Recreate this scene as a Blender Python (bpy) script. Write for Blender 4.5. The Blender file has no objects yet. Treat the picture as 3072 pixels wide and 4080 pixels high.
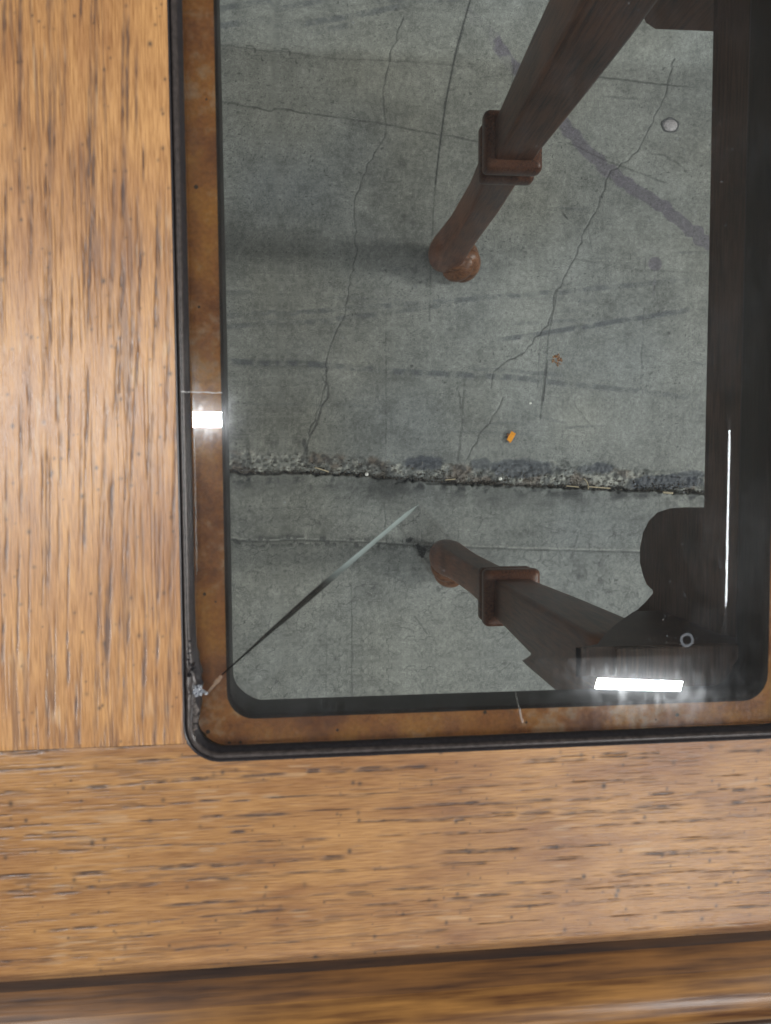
import bpy, bmesh, math, random
import numpy as np
from mathutils import Vector, Matrix

random.seed(7)
RNG = np.random.default_rng(11)
SC = bpy.context.scene
COL = SC.collection

# ------------------------------------------------------------------ camera
# table height 0.55 m, floor at z = 0, lens at (0, 0, 0.81) looking almost straight down
CZ = 0.81
TOP = 0.55
F = 3000.0
W0, H0 = 3072.0, 4080.0
dn = Vector((-283.0, -171.0, F)).normalized()          # world "down" seen in (right, down, forward) of the lens
s = -0.012
xw = Vector((1.0, s, (283.0 + 171.0 * s) / F)).normalized()
yd = dn.cross(xw).normalized()                         # world -Y
# columns: camera (right, down, fwd) -> world
RIGHT = Vector((xw[0], -yd[0], -dn[0]))
DOWN = Vector((xw[1], -yd[1], -dn[1]))
FWD = Vector((xw[2], -yd[2], -dn[2]))

cam_d = bpy.data.cameras.new('camera')
cam = bpy.data.objects.new('camera', cam_d)
COL.objects.link(cam)
rot = Matrix((RIGHT, -DOWN, -FWD)).transposed()
cam.matrix_world = Matrix.Translation((0, 0, CZ)) @ rot.to_4x4()
cam_d.sensor_fit = 'HORIZONTAL'
cam_d.sensor_width = 36.0
cam_d.lens = 36.0 * F / W0
cam_d.clip_start = 0.01
cam_d.clip_end = 50
cam_d.dof.use_dof = True
cam_d.dof.focus_distance = 0.72
cam_d.dof.aperture_fstop = (cam_d.lens / 1000.0) / 0.00095
SC.camera = cam


def ray(px, py):
    u = (px - W0 / 2) / F
    v = (py - H0 / 2) / F
    return RIGHT * u + DOWN * v + FWD


def at(px, py, d):
    """point d metres below the lens that stands at photograph position px, py"""
    r = ray(px, py)
    t = d / (-r.z)
    return Vector((r.x * t, r.y * t, CZ - d))


# ------------------------------------------------------------------ world and lamps
w = bpy.data.worlds.new('World')
SC.world = w
w.use_nodes = True
bg = w.node_tree.nodes['Background']
bg.inputs[0].default_value = (0.96, 0.97, 1.0, 1)
bg.inputs[1].default_value = 0.095
SC.view_settings.view_transform = 'Standard'
SC.view_settings.look = 'None'
SC.view_settings.exposure = 0.0
SC.view_settings.gamma = 1.0
SC.cycles.max_bounces = 12
SC.cycles.transmission_bounces = 12
SC.cycles.sample_clamp_indirect = 6.0
SC.cycles.use_denoising = True

BEV = math.atan(0.0034 / 0.0305)
LH = 2.9                                               # lamps hang this far above the table top


def lamp(name, c, ux, uy, sx, sy, radiance, col=(0.93, 0.97, 1.0)):
    """rectangular ceiling lamp whose radiance is given; centre c, axes ux, uy"""
    ld = bpy.data.lights.new(name, 'AREA')
    ld.shape = 'RECTANGLE'
    ld.size, ld.size_y = sx, sy
    ld.energy = radiance * math.pi * sx * sy
    ld.color = col
    o = bpy.data.objects.new(name, ld)
    COL.objects.link(o)
    ux = Vector(ux).normalized()
    n = Vector((0, 0, 1))
    uy = n.cross(ux).normalized()
    o.matrix_world = Matrix.Translation(c) @ Matrix((ux, uy, n)).transposed().to_4x4()
    return o


def seen_in_glass(px, py, n):
    """where the lamp hangs that the glass face with normal n shows at px, py"""
    p = at(px, py, CZ - TOP)
    d = (p - Vector((0, 0, CZ))).normalized()
    n = Vector(n).normalized()
    r = d - 2 * d.dot(n) * n
    return p + r * (LH / r.z)


nb = (0, -math.sin(BEV), math.cos(BEV))
nl = (-math.sin(BEV), 0, math.cos(BEV))
a0, a1 = seen_in_glass(2385, 2712, nb), seen_in_glass(2740, 2732, nb)
a2 = seen_in_glass(2560, 2748, nb)
a3 = seen_in_glass(2560, 2696, nb)
lamp('strip_lamp', (a0 + a1) / 2, a1 - a0, None, (a1 - a0).length, (a3 - a2).length, 380)
b0, b1 = seen_in_glass(470, 1668, nl), seen_in_glass(882, 1672, nl)
b2, b3 = seen_in_glass(800, 1640, nl), seen_in_glass(800, 1702, nl)
lamp('strip_lamp', (b0 + b1) / 2, b1 - b0, None, (b1 - b0).length, (b3 - b2).length, 420)
# the lamp drawn out to a thin line by the polished crease on the right
cr = (math.sin(BEV * 0.5), 0, math.cos(BEV * 0.5))
c0, c1 = seen_in_glass(2903, 1720, cr), seen_in_glass(2885, 2420, cr)
lamp('strip_lamp', (c0 + c1) / 2, c1 - c0, None, (c1 - c0).length, 0.30, 28)
# unseen lamps added out of the mirror's reach to light boards and floor
lamp('unseen_lamp', Vector((4.4, 0.0, 3.2)), (0, 1, 0), None, 0.8, 0.8, 118, (1.0, 0.97, 0.93))  # side taken from the leg shadows
lamp('unseen_lamp', Vector((-4.0, -0.8, 3.1)), (0, 1, 0), None, 1.6, 1.2, 24, (1.0, 0.97, 0.93))
lamp('unseen_lamp', Vector((0.6, -3.1, 3.0)), (1, 0, 0), None, 3.0, 0.8, 5.0, (0.95, 0.98, 1.0))


# ------------------------------------------------------------------ helpers
def mesh_obj(name, verts, faces, mat, parent=None, smooth=False, kind=None):
    me = bpy.data.meshes.new(name)
    me.from_pydata([tuple(v) for v in verts], [], faces)
    if mat:
        me.materials.append(mat)
    if smooth:
        me.polygons.foreach_set('use_smooth', [True] * len(me.polygons))
    me.update()
    o = bpy.data.objects.new(name, me)
    COL.objects.link(o)
    if parent:
        o.parent = parent
    if kind:
        o['kind'] = kind
    return o


def fix_normals(o):
    bm = bmesh.new()
    bm.from_mesh(o.data)
    bmesh.ops.recalc_face_normals(bm, faces=bm.faces)
    bm.to_mesh(o.data)
    bm.free()
    return o


def grid_mesh(name, xs, ys, z, mat, parent=None, keep=None, paint=None, skirt=0.0):
    nx, ny = len(xs), len(ys)
    X, Y = np.meshgrid(xs, ys)
    co = np.stack([X, Y, np.broadcast_to(z, X.shape)], -1).reshape(-1, 3).astype(np.float32)
    i = np.arange(nx - 1)[None, :] + nx * np.arange(ny - 1)[:, None]
    q = np.stack([i, i + 1, i + 1 + nx, i + nx], -1)
    if keep is not None:
        q = q[keep]
    q = q.reshape(-1, 4)
    me = bpy.data.meshes.new(name)
    me.vertices.add(len(co))
    me.vertices.foreach_set('co', co.ravel())
    me.loops.add(q.size)
    me.loops.foreach_set('vertex_index', q.ravel().astype(np.int32))
    me.polygons.add(len(q))
    me.polygons.foreach_set('loop_start', np.arange(0, q.size, 4, dtype=np.int32))
    me.polygons.foreach_set('use_smooth', np.ones(len(q), bool))
    me.update(calc_edges=True)
    for nm, arr in (paint or {}).items():
        if arr.ndim == 3:
            at_ = me.attributes.new(nm, 'FLOAT_COLOR', 'POINT')
            c = np.ones((len(co), 4), np.float32)
            c[:, :3] = arr.reshape(-1, 3)
            at_.data.foreach_set('color', c.ravel())
        else:
            at_ = me.attributes.new(nm, 'FLOAT', 'POINT')
            at_.data.foreach_set('value', arr.astype(np.float32).ravel())
    me.materials.append(mat)
    o = bpy.data.objects.new(name, me)
    COL.objects.link(o)
    if parent:
        o.parent = parent
    return o


def vn(shape, cy, cx, seed):
    """smooth value noise 0..1, cells of cy, cx samples"""
    r = np.random.default_rng(seed)
    gy, gx = int(shape[0] / cy) + 3, int(shape[1] / cx) + 3
    g = r.random((gy, gx))
    y = np.arange(shape[0]) / cy
    x = np.arange(shape[1]) / cx
    yi, xi = y.astype(int), x.astype(int)
    fy, fx = y - yi, x - xi
    fy = (fy * fy * (3 - 2 * fy))[:, None]
    fx = (fx * fx * (3 - 2 * fx))[None, :]
    a = g[np.ix_(yi, xi)]
    b = g[np.ix_(yi, xi + 1)]
    c = g[np.ix_(yi + 1, xi)]
    d = g[np.ix_(yi + 1, xi + 1)]
    return (a * (1 - fx) + b * fx) * (1 - fy) + (c * (1 - fx) + d * fx) * fy


def fbm(shape, cell, seed, octs=4, asp=1.0):
    t = np.zeros(shape)
    amp, tot = 1.0, 0.0
    for k in range(octs):
        c = cell / 2 ** k
        if c < 1.2:
            break
        t += amp * vn(shape, c, c * asp, seed + 31 * k)
        tot += amp
        amp *= 0.55
    return t / tot


def sstep(a, b, x):
    t = np.clip((x - a) / (b - a), 0, 1)
    return t * t * (3 - 2 * t)


def empty(name, loc, label, cat):
    o = bpy.data.objects.new(name, None)
    o.empty_display_size = 0.05
    COL.objects.link(o)
    o.location = loc
    o['label'] = label
    o['category'] = cat
    return o


# ------------------------------------------------------------------ materials
def new_mat(name):
    m = bpy.data.materials.new(name)
    m.use_nodes = True
    nt = m.node_tree
    return m, nt, nt.nodes['Principled BSDF'], nt.nodes['Material Output']


def N(nt, typ, **kw):
    n = nt.nodes.new(typ)
    for k, v in kw.items():
        if k.startswith('i_'):
            n.inputs[k[2:].replace('_', ' ')].default_value = v
        else:
            setattr(n, k, v)
    return n


def noise(nt, scale, stretch=(1, 1, 1), detail=4, rough=0.55, rotz=0.0):
    tc = N(nt, 'ShaderNodeNewGeometry')
    mp = N(nt, 'ShaderNodeMapping')
    mp.inputs['Scale'].default_value = stretch
    mp.inputs['Rotation'].default_value = (0, 0, rotz)
    nt.links.new(tc.outputs['Position'], mp.inputs['Vector'])
    n = N(nt, 'ShaderNodeTexNoise')
    n.inputs['Scale'].default_value = scale
    n.inputs['Detail'].default_value = detail
    n.inputs['Roughness'].default_value = rough
    nt.links.new(mp.outputs[0], n.inputs['Vector'])
    return n.outputs['Fac']


def ramp(nt, fac, stops):
    r = N(nt, 'ShaderNodeValToRGB')
    el = r.color_ramp.elements
    while len(el) > 1:
        el.remove(el[0])
    el[0].position = stops[0][0]
    el[0].color = (*stops[0][1], 1)
    for p, c in stops[1:]:
        e = el.new(p)
        e.color = (*c, 1)
    nt.links.new(fac, r.inputs[0])
    return r.outputs[0]


def mixc(nt, fac, a, b, mode='MIX'):
    m = N(nt, 'ShaderNodeMix', data_type='RGBA', blend_type=mode)
    for sock, v in ((m.inputs[0], fac), (m.inputs[6], a), (m.inputs[7], b)):
        if isinstance(v, (int, float)):
            sock.default_value = v
        elif isinstance(v, tuple):
            sock.default_value = (*v, 1)
        else:
            nt.links.new(v, sock)
    return m.outputs[2]


def mth(nt, op, a, b=0.0, c=None):
    m = N(nt, 'ShaderNodeMath', operation=op)
    for sock, v in zip(m.inputs, (a, b, c)):
        if v is None:
            continue
        if isinstance(v, (int, float)):
            sock.default_value = v
        else:
            nt.links.new(v, sock)
    return m.outputs[0]


def bump(nt, bsdf, h, strength, dist=0.001):
    b = N(nt, 'ShaderNodeBump')
    b.inputs['Strength'].default_value = strength
    b.inputs['Distance'].default_value = dist
    nt.links.new(h, b.inputs['Height'])
    nt.links.new(b.outputs[0], bsdf.inputs['Normal'])


def grain_wood(name, light, dark, along='x', rough=0.35, scale=1.0, blot=0.35):
    """stained wood without painted pores: streaks run along one axis"""
    m, nt, b, out = new_mat(name)
    st = {'x': (0.06, 1, 1), 'y': (1, 0.06, 1), 'z': (1, 1, 0.06)}[along]
    n1 = noise(nt, 900 * scale, st, 3)
    n2 = noise(nt, 45 * scale, (1, 1, 1), 4)
    f = mth(nt, 'MULTIPLY_ADD', n1, 0.65, mth(nt, 'MULTIPLY', n2, blot))
    c = ramp(nt, f, [(0.33, dark), (0.62, light)])
    nt.links.new(c, b.inputs['Base Color'])
    b.inputs['Roughness'].default_value = rough
    b.inputs['Specular IOR Level'].default_value = 0.35
    bump(nt, b, n1, 0.25, 0.0004)
    return m


def spots(nt, scale, lo, hi):
    tc = N(nt, 'ShaderNodeNewGeometry')
    v = N(nt, 'ShaderNodeTexVoronoi')
    v.inputs['Scale'].default_value = scale
    nt.links.new(tc.outputs['Position'], v.inputs['Vector'])
    sel = N(nt, 'ShaderNodeSeparateColor')
    nt.links.new(v.outputs['Color'], sel.inputs[0])
    r = mth(nt, 'MULTIPLY', mth(nt, 'GREATER_THAN', sel.outputs[0], 0.8), 0.5)
    r = mth(nt, 'MULTIPLY', r, sel.outputs[1])
    return mth(nt, 'LESS_THAN', v.outputs['Distance'], mth(nt, 'MULTIPLY', r, hi))


# painted board (vertex paint gives the pores and the edge shade, nodes the fine grain)
def board_mat(name, light, mid, pore_shade, along):
    m, nt, b, out = new_mat(name)
    st = (0.04, 1, 1) if along == 'x' else (1, 0.04, 1)
    rz = 0.0 if along == 'x' else 0.07
    fine = noise(nt, 2300, st, 3, 0.6, rz)
    band = noise(nt, 170, (0.10, 1, 1) if along == 'x' else (1, 0.10, 1), 3, 0.6, rz)
    blot = noise(nt, 26, (1, 1, 1), 3)
    f = mth(nt, 'ADD', mth(nt, 'MULTIPLY', band, 0.55), mth(nt, 'MULTIPLY', blot, 0.45))
    c = ramp(nt, f, [(0.36, mid), (0.60, light)])
    fr = ramp(nt, fine, [(0.34, (0.66, 0.60, 0.56)), (0.60, (1.08, 1.08, 1.08))])
    c = mixc(nt, 1.0, c, fr, 'MULTIPLY')
    b.inputs['Specular IOR Level'].default_value = 0.85 if along == 'y' else 0.6
    at_ = N(nt, 'ShaderNodeAttribute', attribute_name='pore_shade')
    pr = mth(nt, 'MULTIPLY', at_.outputs['Fac'], ramp(nt, fine, [(0.3, (1, 1, 1)), (0.65, (0.72, 0.72, 0.72))]))
    c = mixc(nt, pr, c, pore_shade)
    wn = N(nt, 'ShaderNodeAttribute', attribute_name='worn')
    c = mixc(nt, wn.outputs['Fac'], c, (0.72, 0.55, 0.36))
    sp = N(nt, 'ShaderNodeAttribute', attribute_name='speck')
    c = mixc(nt, sp.outputs['Fac'], c, (0.035, 0.026, 0.022))
    nt.links.new(c, b.inputs['Base Color'])
    rg = mth(nt, 'MULTIPLY_ADD', fine, 0.30, 0.20)
    nt.links.new(rg, b.inputs['Roughness'])
    h = mth(nt, 'SUBTRACT', mth(nt, 'MULTIPLY', fine, 0.7), mth(nt, 'MULTIPLY', at_.outputs['Fac'], 1.2))
    bump(nt, b, h, 0.55, 0.0003)
    return m


M_left = board_mat('oak_left', (0.56, 0.292, 0.105), (0.37, 0.172, 0.062), (0.085, 0.048, 0.038), 'y')
M_front = board_mat('oak_front', (0.42, 0.218, 0.076), (0.25, 0.112, 0.040), (0.036, 0.022, 0.021), 'x')
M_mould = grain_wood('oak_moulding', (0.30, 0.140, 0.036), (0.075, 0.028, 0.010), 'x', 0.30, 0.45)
M_groove_half = grain_wood('groove_half_shade', (0.20, 0.085, 0.022), (0.050, 0.020, 0.008), 'x', 0.4, 0.45)  # half tone where the painted groove shade runs out
M_groove_shade = grain_wood('groove_shade', (0.065, 0.028, 0.010), (0.018, 0.008, 0.005), 'x', 0.5, 0.45)  # moulding wood darkened to paint in the shade of its grooves
M_dark = grain_wood('walnut_stain', (0.110, 0.060, 0.044), (0.030, 0.017, 0.013), 'y', 0.5)
M_leg = grain_wood('leg_stain', (0.165, 0.064, 0.033), (0.028, 0.011, 0.008), 'z', 0.38, 0.8, 0.45)
M_foot = grain_wood('foot_wood', (0.21, 0.092, 0.045), (0.06, 0.026, 0.014), 'x', 0.38, 0.5)


def ledge_material():
    m, nt, b, out = new_mat('ledge_wood')
    n1 = noise(nt, 60, (1, 1, 1), 4)
    n2 = noise(nt, 700, (1, 1, 1), 3)
    c = ramp(nt, n1, [(0.32, (0.20, 0.058, 0.016)), (0.5, (0.37, 0.125, 0.024)), (0.68, (0.50, 0.190, 0.028))])
    c = mixc(nt, 1.0, c, ramp(nt, n2, [(0.3, (0.75, 0.75, 0.75)), (0.6, (1.05, 1.05, 1.05))]), 'MULTIPLY')
    n3 = mth(nt, 'MULTIPLY', noise(nt, 240, (1, 1, 1), 4), noise(nt, 30, (1, 1, 1), 2))
    c = mixc(nt, ramp(nt, n3, [(0.27, (0, 0, 0)), (0.40, (0.42, 0.42, 0.42))]), c, (0.42, 0.33, 0.27))
    c = mixc(nt, spots(nt, 260, 0, 0.45), c, (0.05, 0.02, 0.01))
    nt.links.new(c, b.inputs['Base Color'])
    b.inputs['Roughness'].default_value = 0.32
    bump(nt, b, n2, 0.3, 0.0004)
    return m


M_ledge = ledge_material()


def plain(name, col, rough, bumps=0.2, scale=800, var=0.25):
    m, nt, b, out = new_mat(name)
    n = noise(nt, scale, (1, 1, 1), 4)
    lo = tuple(x * (1 - var) for x in col)
    hi = tuple(min(1, x * (1 + var)) for x in col)
    nt.links.new(ramp(nt, n, [(0.35, lo), (0.65, hi)]), b.inputs['Base Color'])
    b.inputs['Roughness'].default_value = rough
    bump(nt, b, n, bumps, 0.0005)
    return m


M_bead = plain('black_bead', (0.030, 0.027, 0.029), 0.32, 0.15)
M_paper = plain('orange_paper', (0.95, 0.36, 0.03), 0.6, 0.1, 300, 0.12)
M_paper_b = plain('brown_paper', (0.45, 0.22, 0.11), 0.7, 0.1, 300, 0.15)
M_straw = plain('straw', (0.40, 0.33, 0.22), 0.7)
M_chip = plain('white_chip', (0.75, 0.73, 0.68), 0.6)
M_rubble = plain('rubble', (0.20, 0.175, 0.150), 0.9, 0.4, 700, 0.6)
M_plug = plain('plug_metal', (0.36, 0.33, 0.33), 0.55, 0.6, 900, 0.35)


def glass_material():
    m, nt, b, out = new_mat('clear_glass')
    nt.nodes.remove(b)
    g = N(nt, 'ShaderNodeBsdfGlass')
    g.inputs['IOR'].default_value = 1.50
    g.inputs['Roughness'].default_value = 0.0
    g.inputs['Color'].default_value = (0.955, 0.985, 0.975, 1)
    d = N(nt, 'ShaderNodeBsdfDiffuse')
    d.inputs['Color'].default_value = (0.75, 0.78, 0.85, 1)
    n = noise(nt, 330, (1, 0.45, 1), 5, 0.65)
    n2 = noise(nt, 28, (1, 1, 1), 3)
    f = ramp(nt, mth(nt, 'MULTIPLY', n, n2), [(0.22, (0, 0, 0)), (0.42, (1, 1, 1))])
    geo = N(nt, 'ShaderNodeNewGeometry')
    sep = N(nt, 'ShaderNodeSeparateXYZ')
    nt.links.new(geo.outputs['True Normal'], sep.inputs[0])
    up = mth(nt, 'GREATER_THAN', sep.outputs[2], 0.5)
    fac = mth(nt, 'MULTIPLY', mth(nt, 'MULTIPLY_ADD', f, 0.010, 0.0), up)
    mx = N(nt, 'ShaderNodeMixShader')
    nt.links.new(fac, mx.inputs[0])
    nt.links.new(g.outputs[0], mx.inputs[1])
    nt.links.new(d.outputs[0], mx.inputs[2])
    gl = N(nt, 'ShaderNodeBsdfGlossy')
    gl.inputs['Roughness'].default_value = 0.11
    m2 = N(nt, 'ShaderNodeMixShader')
    nt.links.new(mth(nt, 'MULTIPLY', mth(nt, 'MULTIPLY_ADD', f, 0.018, 0.005), up), m2.inputs[0])
    nt.links.new(mx.outputs[0], m2.inputs[1])
    nt.links.new(gl.outputs[0], m2.inputs[2])
    nt.links.new(m2.outputs[0], out.inputs['Surface'])
    return m


M_glass = glass_material()


def film(name, col, alpha, attr=None):
    m, nt, b, out = new_mat(name)
    nt.nodes.remove(b)
    t = N(nt, 'ShaderNodeBsdfTransparent')
    d = N(nt, 'ShaderNodeBsdfDiffuse')
    d.inputs['Color'].default_value = (*col, 1)
    mx = N(nt, 'ShaderNodeMixShader')
    mx.inputs[0].default_value = alpha
    if attr:
        a = N(nt, 'ShaderNodeAttribute', attribute_name=attr)
        nt.links.new(a.outputs['Color'], d.inputs['Color'])
        nt.links.new(a.outputs['Alpha'], mx.inputs[0])
    nt.links.new(t.outputs[0], mx.inputs[1])
    nt.links.new(d.outputs[0], mx.inputs[2])
    nt.links.new(mx.outputs[0], out.inputs['Surface'])
    return m


# ------------------------------------------------------------------ floor
K = 3072.0 / 1666.0


def w2(pts, d=CZ):
    return [at(x * K, y * K, d).to_2d() for x, y in pts]


DX = 0.001
fx0, fx1, fy0, fy1 = -0.13, 0.46, -0.31, 0.53
fxs = np.arange(fx0, fx1 + 1e-6, DX)
fys = np.arange(fy0, fy1 + 1e-6, DX)
out_l = np.array([-3.0, -1.5, -0.8, -0.4, -0.2])
XS = np.concatenate([fx0 + (out_l + 0.0), fxs, [fx1 + 0.1, fx1 + 0.3, fx1 + 0.8, fx1 + 1.6, fx1 + 3.0]])
YS = np.concatenate([fy0 + (out_l + 0.0), fys, [fy1 + 0.1, fy1 + 0.3, fy1 + 0.8, fy1 + 1.6, fy1 + 3.0]])
PADX = PADY = 5
sh = (len(fys), len(fxs))
FX, FY = np.meshgrid(fxs, fys)
dark = np.zeros(sh)         # 0..1 how far towards dark
blue = np.zeros(sh)         # scuff (dark bluish rubber marks)
mauve = np.zeros(sh)
pale = np.zeros(sh)
brown = np.zeros(sh)
hgt = np.zeros(sh)
grain_hi = fbm(sh, 3, 5, 2)
grain_md = fbm(sh, 14, 6, 3)
patchy = fbm(sh, 60, 8, 4)


def jitter(pts, amp, seg, seed):
    r = random.Random(seed)
    out = [pts[0]]
    for a, b in zip(pts[:-1], pts[1:]):
        L = (b - a).length
        n = max(1, int(L / seg))
        t = (b - a).normalized() if L else Vector((1, 0))
        nr = Vector((-t.y, t.x))
        for k in range(1, n + 1):
            p = a.lerp(b, k / n)
            if k < n:
                p = p + nr * r.gauss(0, amp) + t * r.gauss(0, amp * 0.5)
            out.append(p)
    return out


def dist_field(pts, reach):
    """distance and side/along fields, only near the polyline"""
    D = np.full(sh, 9.0)
    T = np.zeros(sh)
    L = 0.0
    for a, b in zip(pts[:-1], pts[1:]):
        x0, x1 = min(a.x, b.x) - reach, max(a.x, b.x) + reach
        y0, y1 = min(a.y, b.y) - reach, max(a.y, b.y) + reach
        i0, i1 = int((x0 - fx0) / DX), int((x1 - fx0) / DX) + 2
        j0, j1 = int((y0 - fy0) / DX), int((y1 - fy0) / DX) + 2
        i0, j0 = max(i0, 0), max(j0, 0)
        i1, j1 = min(i1, sh[1]), min(j1, sh[0])
        l = (b - a).length
        if i0 < i1 and j0 < j1 and l > 0:
            sx, sy = FX[j0:j1, i0:i1] - a.x, FY[j0:j1, i0:i1] - a.y
            t = np.clip((sx * (b.x - a.x) + sy * (b.y - a.y)) / l ** 2, 0, 1)
            d = np.hypot(sx - t * (b.x - a.x), sy - t * (b.y - a.y))
            sub = D[j0:j1, i0:i1]
            mm = d < sub
            sub[mm] = d[mm]
            T[j0:j1, i0:i1][mm] = (L + t * l)[mm]
        L += l
    return D, T / max(L, 1e-6)


def line(lay, pts, wid, val_, amp=0.0, seg=0.006, seed=1, broken=0.0, fade=0.0, soft=1.0, deep=0.0):
    val = min(1.0, val_ * 1.0)
    wid = wid + 0.0002
    p = jitter(w2(pts), amp, seg, seed) if amp else w2(pts)
    D, T = dist_field(p, wid * 2 + 0.003)
    m = 1 - sstep(wid * 0.5 - 0.0002, wid * 0.5 + 0.0008 * soft, D)
    if broken:
        m = m * (1 - broken + broken * sstep(0.35, 0.62, fbm(sh, 10, seed * 7 + 3, 3)))
    if fade:
        m = m * sstep(0, fade, T) * (1 - sstep(1 - fade, 1, T))
    np.maximum(lay, m * val, out=lay)
    if deep:
        np.minimum(hgt, -deep * 0.6 * m, out=hgt)


def blob(lay, c, rx, ry, val, rough=0.35, seed=1, soft=0.25, cell=9):
    p = at(c[0] * K, c[1] * K, CZ)
    sc = CZ / F * K
    r = np.hypot((FX - p.x) / (rx * sc), (FY - p.y) / (ry * sc))
    r = r + (fbm(sh, cell, seed * 13, 3) - 0.5) * rough * 2
    np.maximum(lay, (1 - sstep(1 - soft, 1 + soft, r)) * val, out=lay)


# cracks
line(dark, [(872, 40), (842, 118), (832, 180), (828, 232), (833, 270), (830, 300), (805, 345), (783, 385), (768, 425), (765, 450), (770, 500), (768, 560), (755, 600), (750, 650), (735, 700), (715, 745), (703, 790), (704, 830), (690, 880), (672, 920), (660, 985)], 0.0006, 0.72, 0.0011, 0.006, 3, 0.35, 0, 1, 0.0008)
line(dark, [(704, 800), (708, 850), (692, 890), (668, 950), (655, 985)], 0.0012, 0.7, 0.0013, 0.005, 4, 0.2, 0, 1, 0.001)
line(dark, [(1455, 130), (1440, 180), (1425, 232), (1390, 300), (1375, 330), (1318, 370), (1300, 420), (1285, 460), (1260, 500), (1240, 560), (1195, 640), (1190, 680), (1165, 725), (1110, 775), (1065, 805), (1060, 840)], 0.0007, 0.75, 0.0012, 0.006, 5, 0.3, 0, 1, 0.0008)
line(dark, [(1085, 860), (1072, 890), (1045, 925), (1030, 955), (1008, 992)], 0.0006, 0.7, 0.0012, 0.006, 6, 0.2, 0, 1, 0.0008)
line(dark, [(1240, 870), (1262, 905), (1290, 930)], 0.0005, 0.4, 0.0012, 0.006, 61)
# straight knife-like scratches
line(dark, [(1016, 0), (985, 110), (962, 225), (946, 345), (940, 400)], 0.0009, 0.85, 0.0002, 0.02, 7)
line(dark, [(1001, 62), (976, 150), (958, 235)], 0.0007, 0.62, 0.0002, 0.02, 8, 0.3)
line(dark, [(940, 400), (930, 545), (927, 695)], 0.0006, 0.5, 0.0003, 0.02, 9, 0.4)
line(dark, [(1112, 120), (1098, 245)], 0.0005, 0.45, 0.0003, 0.02, 10, 0.3)
line(dark, [(1205, 620), (1185, 720), (1174, 820), (1166, 905)], 0.0008, 0.62, 0.0003, 0.01, 11, 0.2)
line(dark, [(1183, 770), (1176, 830), (1169, 885)], 0.0013, 0.85, 0.0003, 0.01, 12, 0.2, 0.2)
line(dark, [(1170, 700), (1163, 780), (1160, 838)], 0.0006, 0.5, 0.0003, 0.01, 13, 0.5)
line(dark, [(1212, 460), (1227, 478)], 0.0009, 0.9, 0, 0.02, 14, 0, 0.3)
line(dark, [(1398, 812), (1412, 802)], 0.0014, 0.6, 0, 0.02, 15, 0, 0.3)
line(dark, [(834, 690), (833, 990)], 0.0008, 0.45, 0.0004, 0.01, 16, 0.6)
line(dark, [(1393, 560), (1388, 700), (1382, 830)], 0.0009, 0.45, 0.0004, 0.01, 17, 0.7)
line(dark, [(1420, 560), (1417, 640)], 0.0006, 0.35, 0.0004, 0.01, 18, 0.6)
line(dark, [(1004, 820), (1000, 900), (988, 1000)], 0.0018, 0.5, 0.0006, 0.008, 19, 0.75)
line(dark, [(990, 845), (998, 925)], 0.0012, 0.55, 0.0006, 0.008, 20, 0.75)
line(dark, [(1215, 850), (1213, 990)], 0.0006, 0.3, 0.0003, 0.01, 21, 0.6)
line(dark, [(465, 207), (600, 237), (700, 252), (833, 272), (930, 290), (1030, 308)], 0.0010, 0.62, 0.0005, 0.01, 22, 0.35)
line(dark, [(1225, 312), (1330, 358), (1440, 398)], 0.0008, 0.5, 0.0004, 0.01, 23, 0.35)
line(dark, [(1250, 166), (1400, 182), (1500, 192)], 0.0009, 0.6, 0.0003, 0.01, 24, 0.2, 0.15)
line(dark, [(1290, 208), (1400, 222)], 0.0014, 0.35, 0.0003, 0.01, 25, 0.5, 0.3)
line(dark, [(500, 100), (640, 118), (720, 130), (900, 138), (1020, 148)], 0.0009, 0.38, 0.0004, 0.01, 26, 0.5)
line(dark, [(1400, 330), (1455, 350), (1480, 372)], 0.0012, 0.5, 0.0012, 0.006, 27, 0.4)
line(dark, [(1230, 560), (1380, 585), (1525, 592)], 0.0009, 0.35, 0.0004, 0.01, 28, 0.5)
line(dark, [(1390, 590), (1340, 572), (1236, 560)], 0.0007, 0.3, 0.0006, 0.01, 281, 0.5)
for i in range(26):
    r = random.Random(500 + i)
    x, y = r.uniform(480, 1520), r.uniform(10, 980)
    a = r.choice([0.1, 0.12, -0.08, 1.55, 1.6, 0.8]) + r.gauss(0, 0.08)
    L = r.uniform(15, 130)
    line(dark, [(x, y), (x + L * math.cos(a), y + L * math.sin(a))], 0.0004, r.uniform(0.15, 0.4), 0.0003, 0.01, 600 + i, 0.6, 0.25)
line(dark, [(759, 1258), (760, 1380), (763, 1486)], 0.0006, 0.6, 0.0003, 0.01, 700, 0.3)
line(dark, [(706, 1350), (705, 1484)], 0.0006, 0.35, 0.0003, 0.01, 701, 0.5)
line(dark, [(895, 1330), (922, 1368)], 0.0008, 0.55, 0.0003, 0.01, 702, 0.2)
line(dark, [(895, 1400), (925, 1445)], 0.0008, 0.5, 0.0003, 0.01, 703, 0.2)
line(dark, [(538, 1355), (550, 1362), (532, 1372), (548, 1385)], 0.0010, 0.5, 0.0006, 0.004, 704, 0.3)
line(dark, [(830, 1050), (832, 1150), (836, 1180)], 0.0008, 0.6, 0.0006, 0.006, 705, 0.3)
line(dark, [(992, 1100), (988, 1180)], 0.0006, 0.35, 0.0004, 0.006, 706, 0.5)
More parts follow.
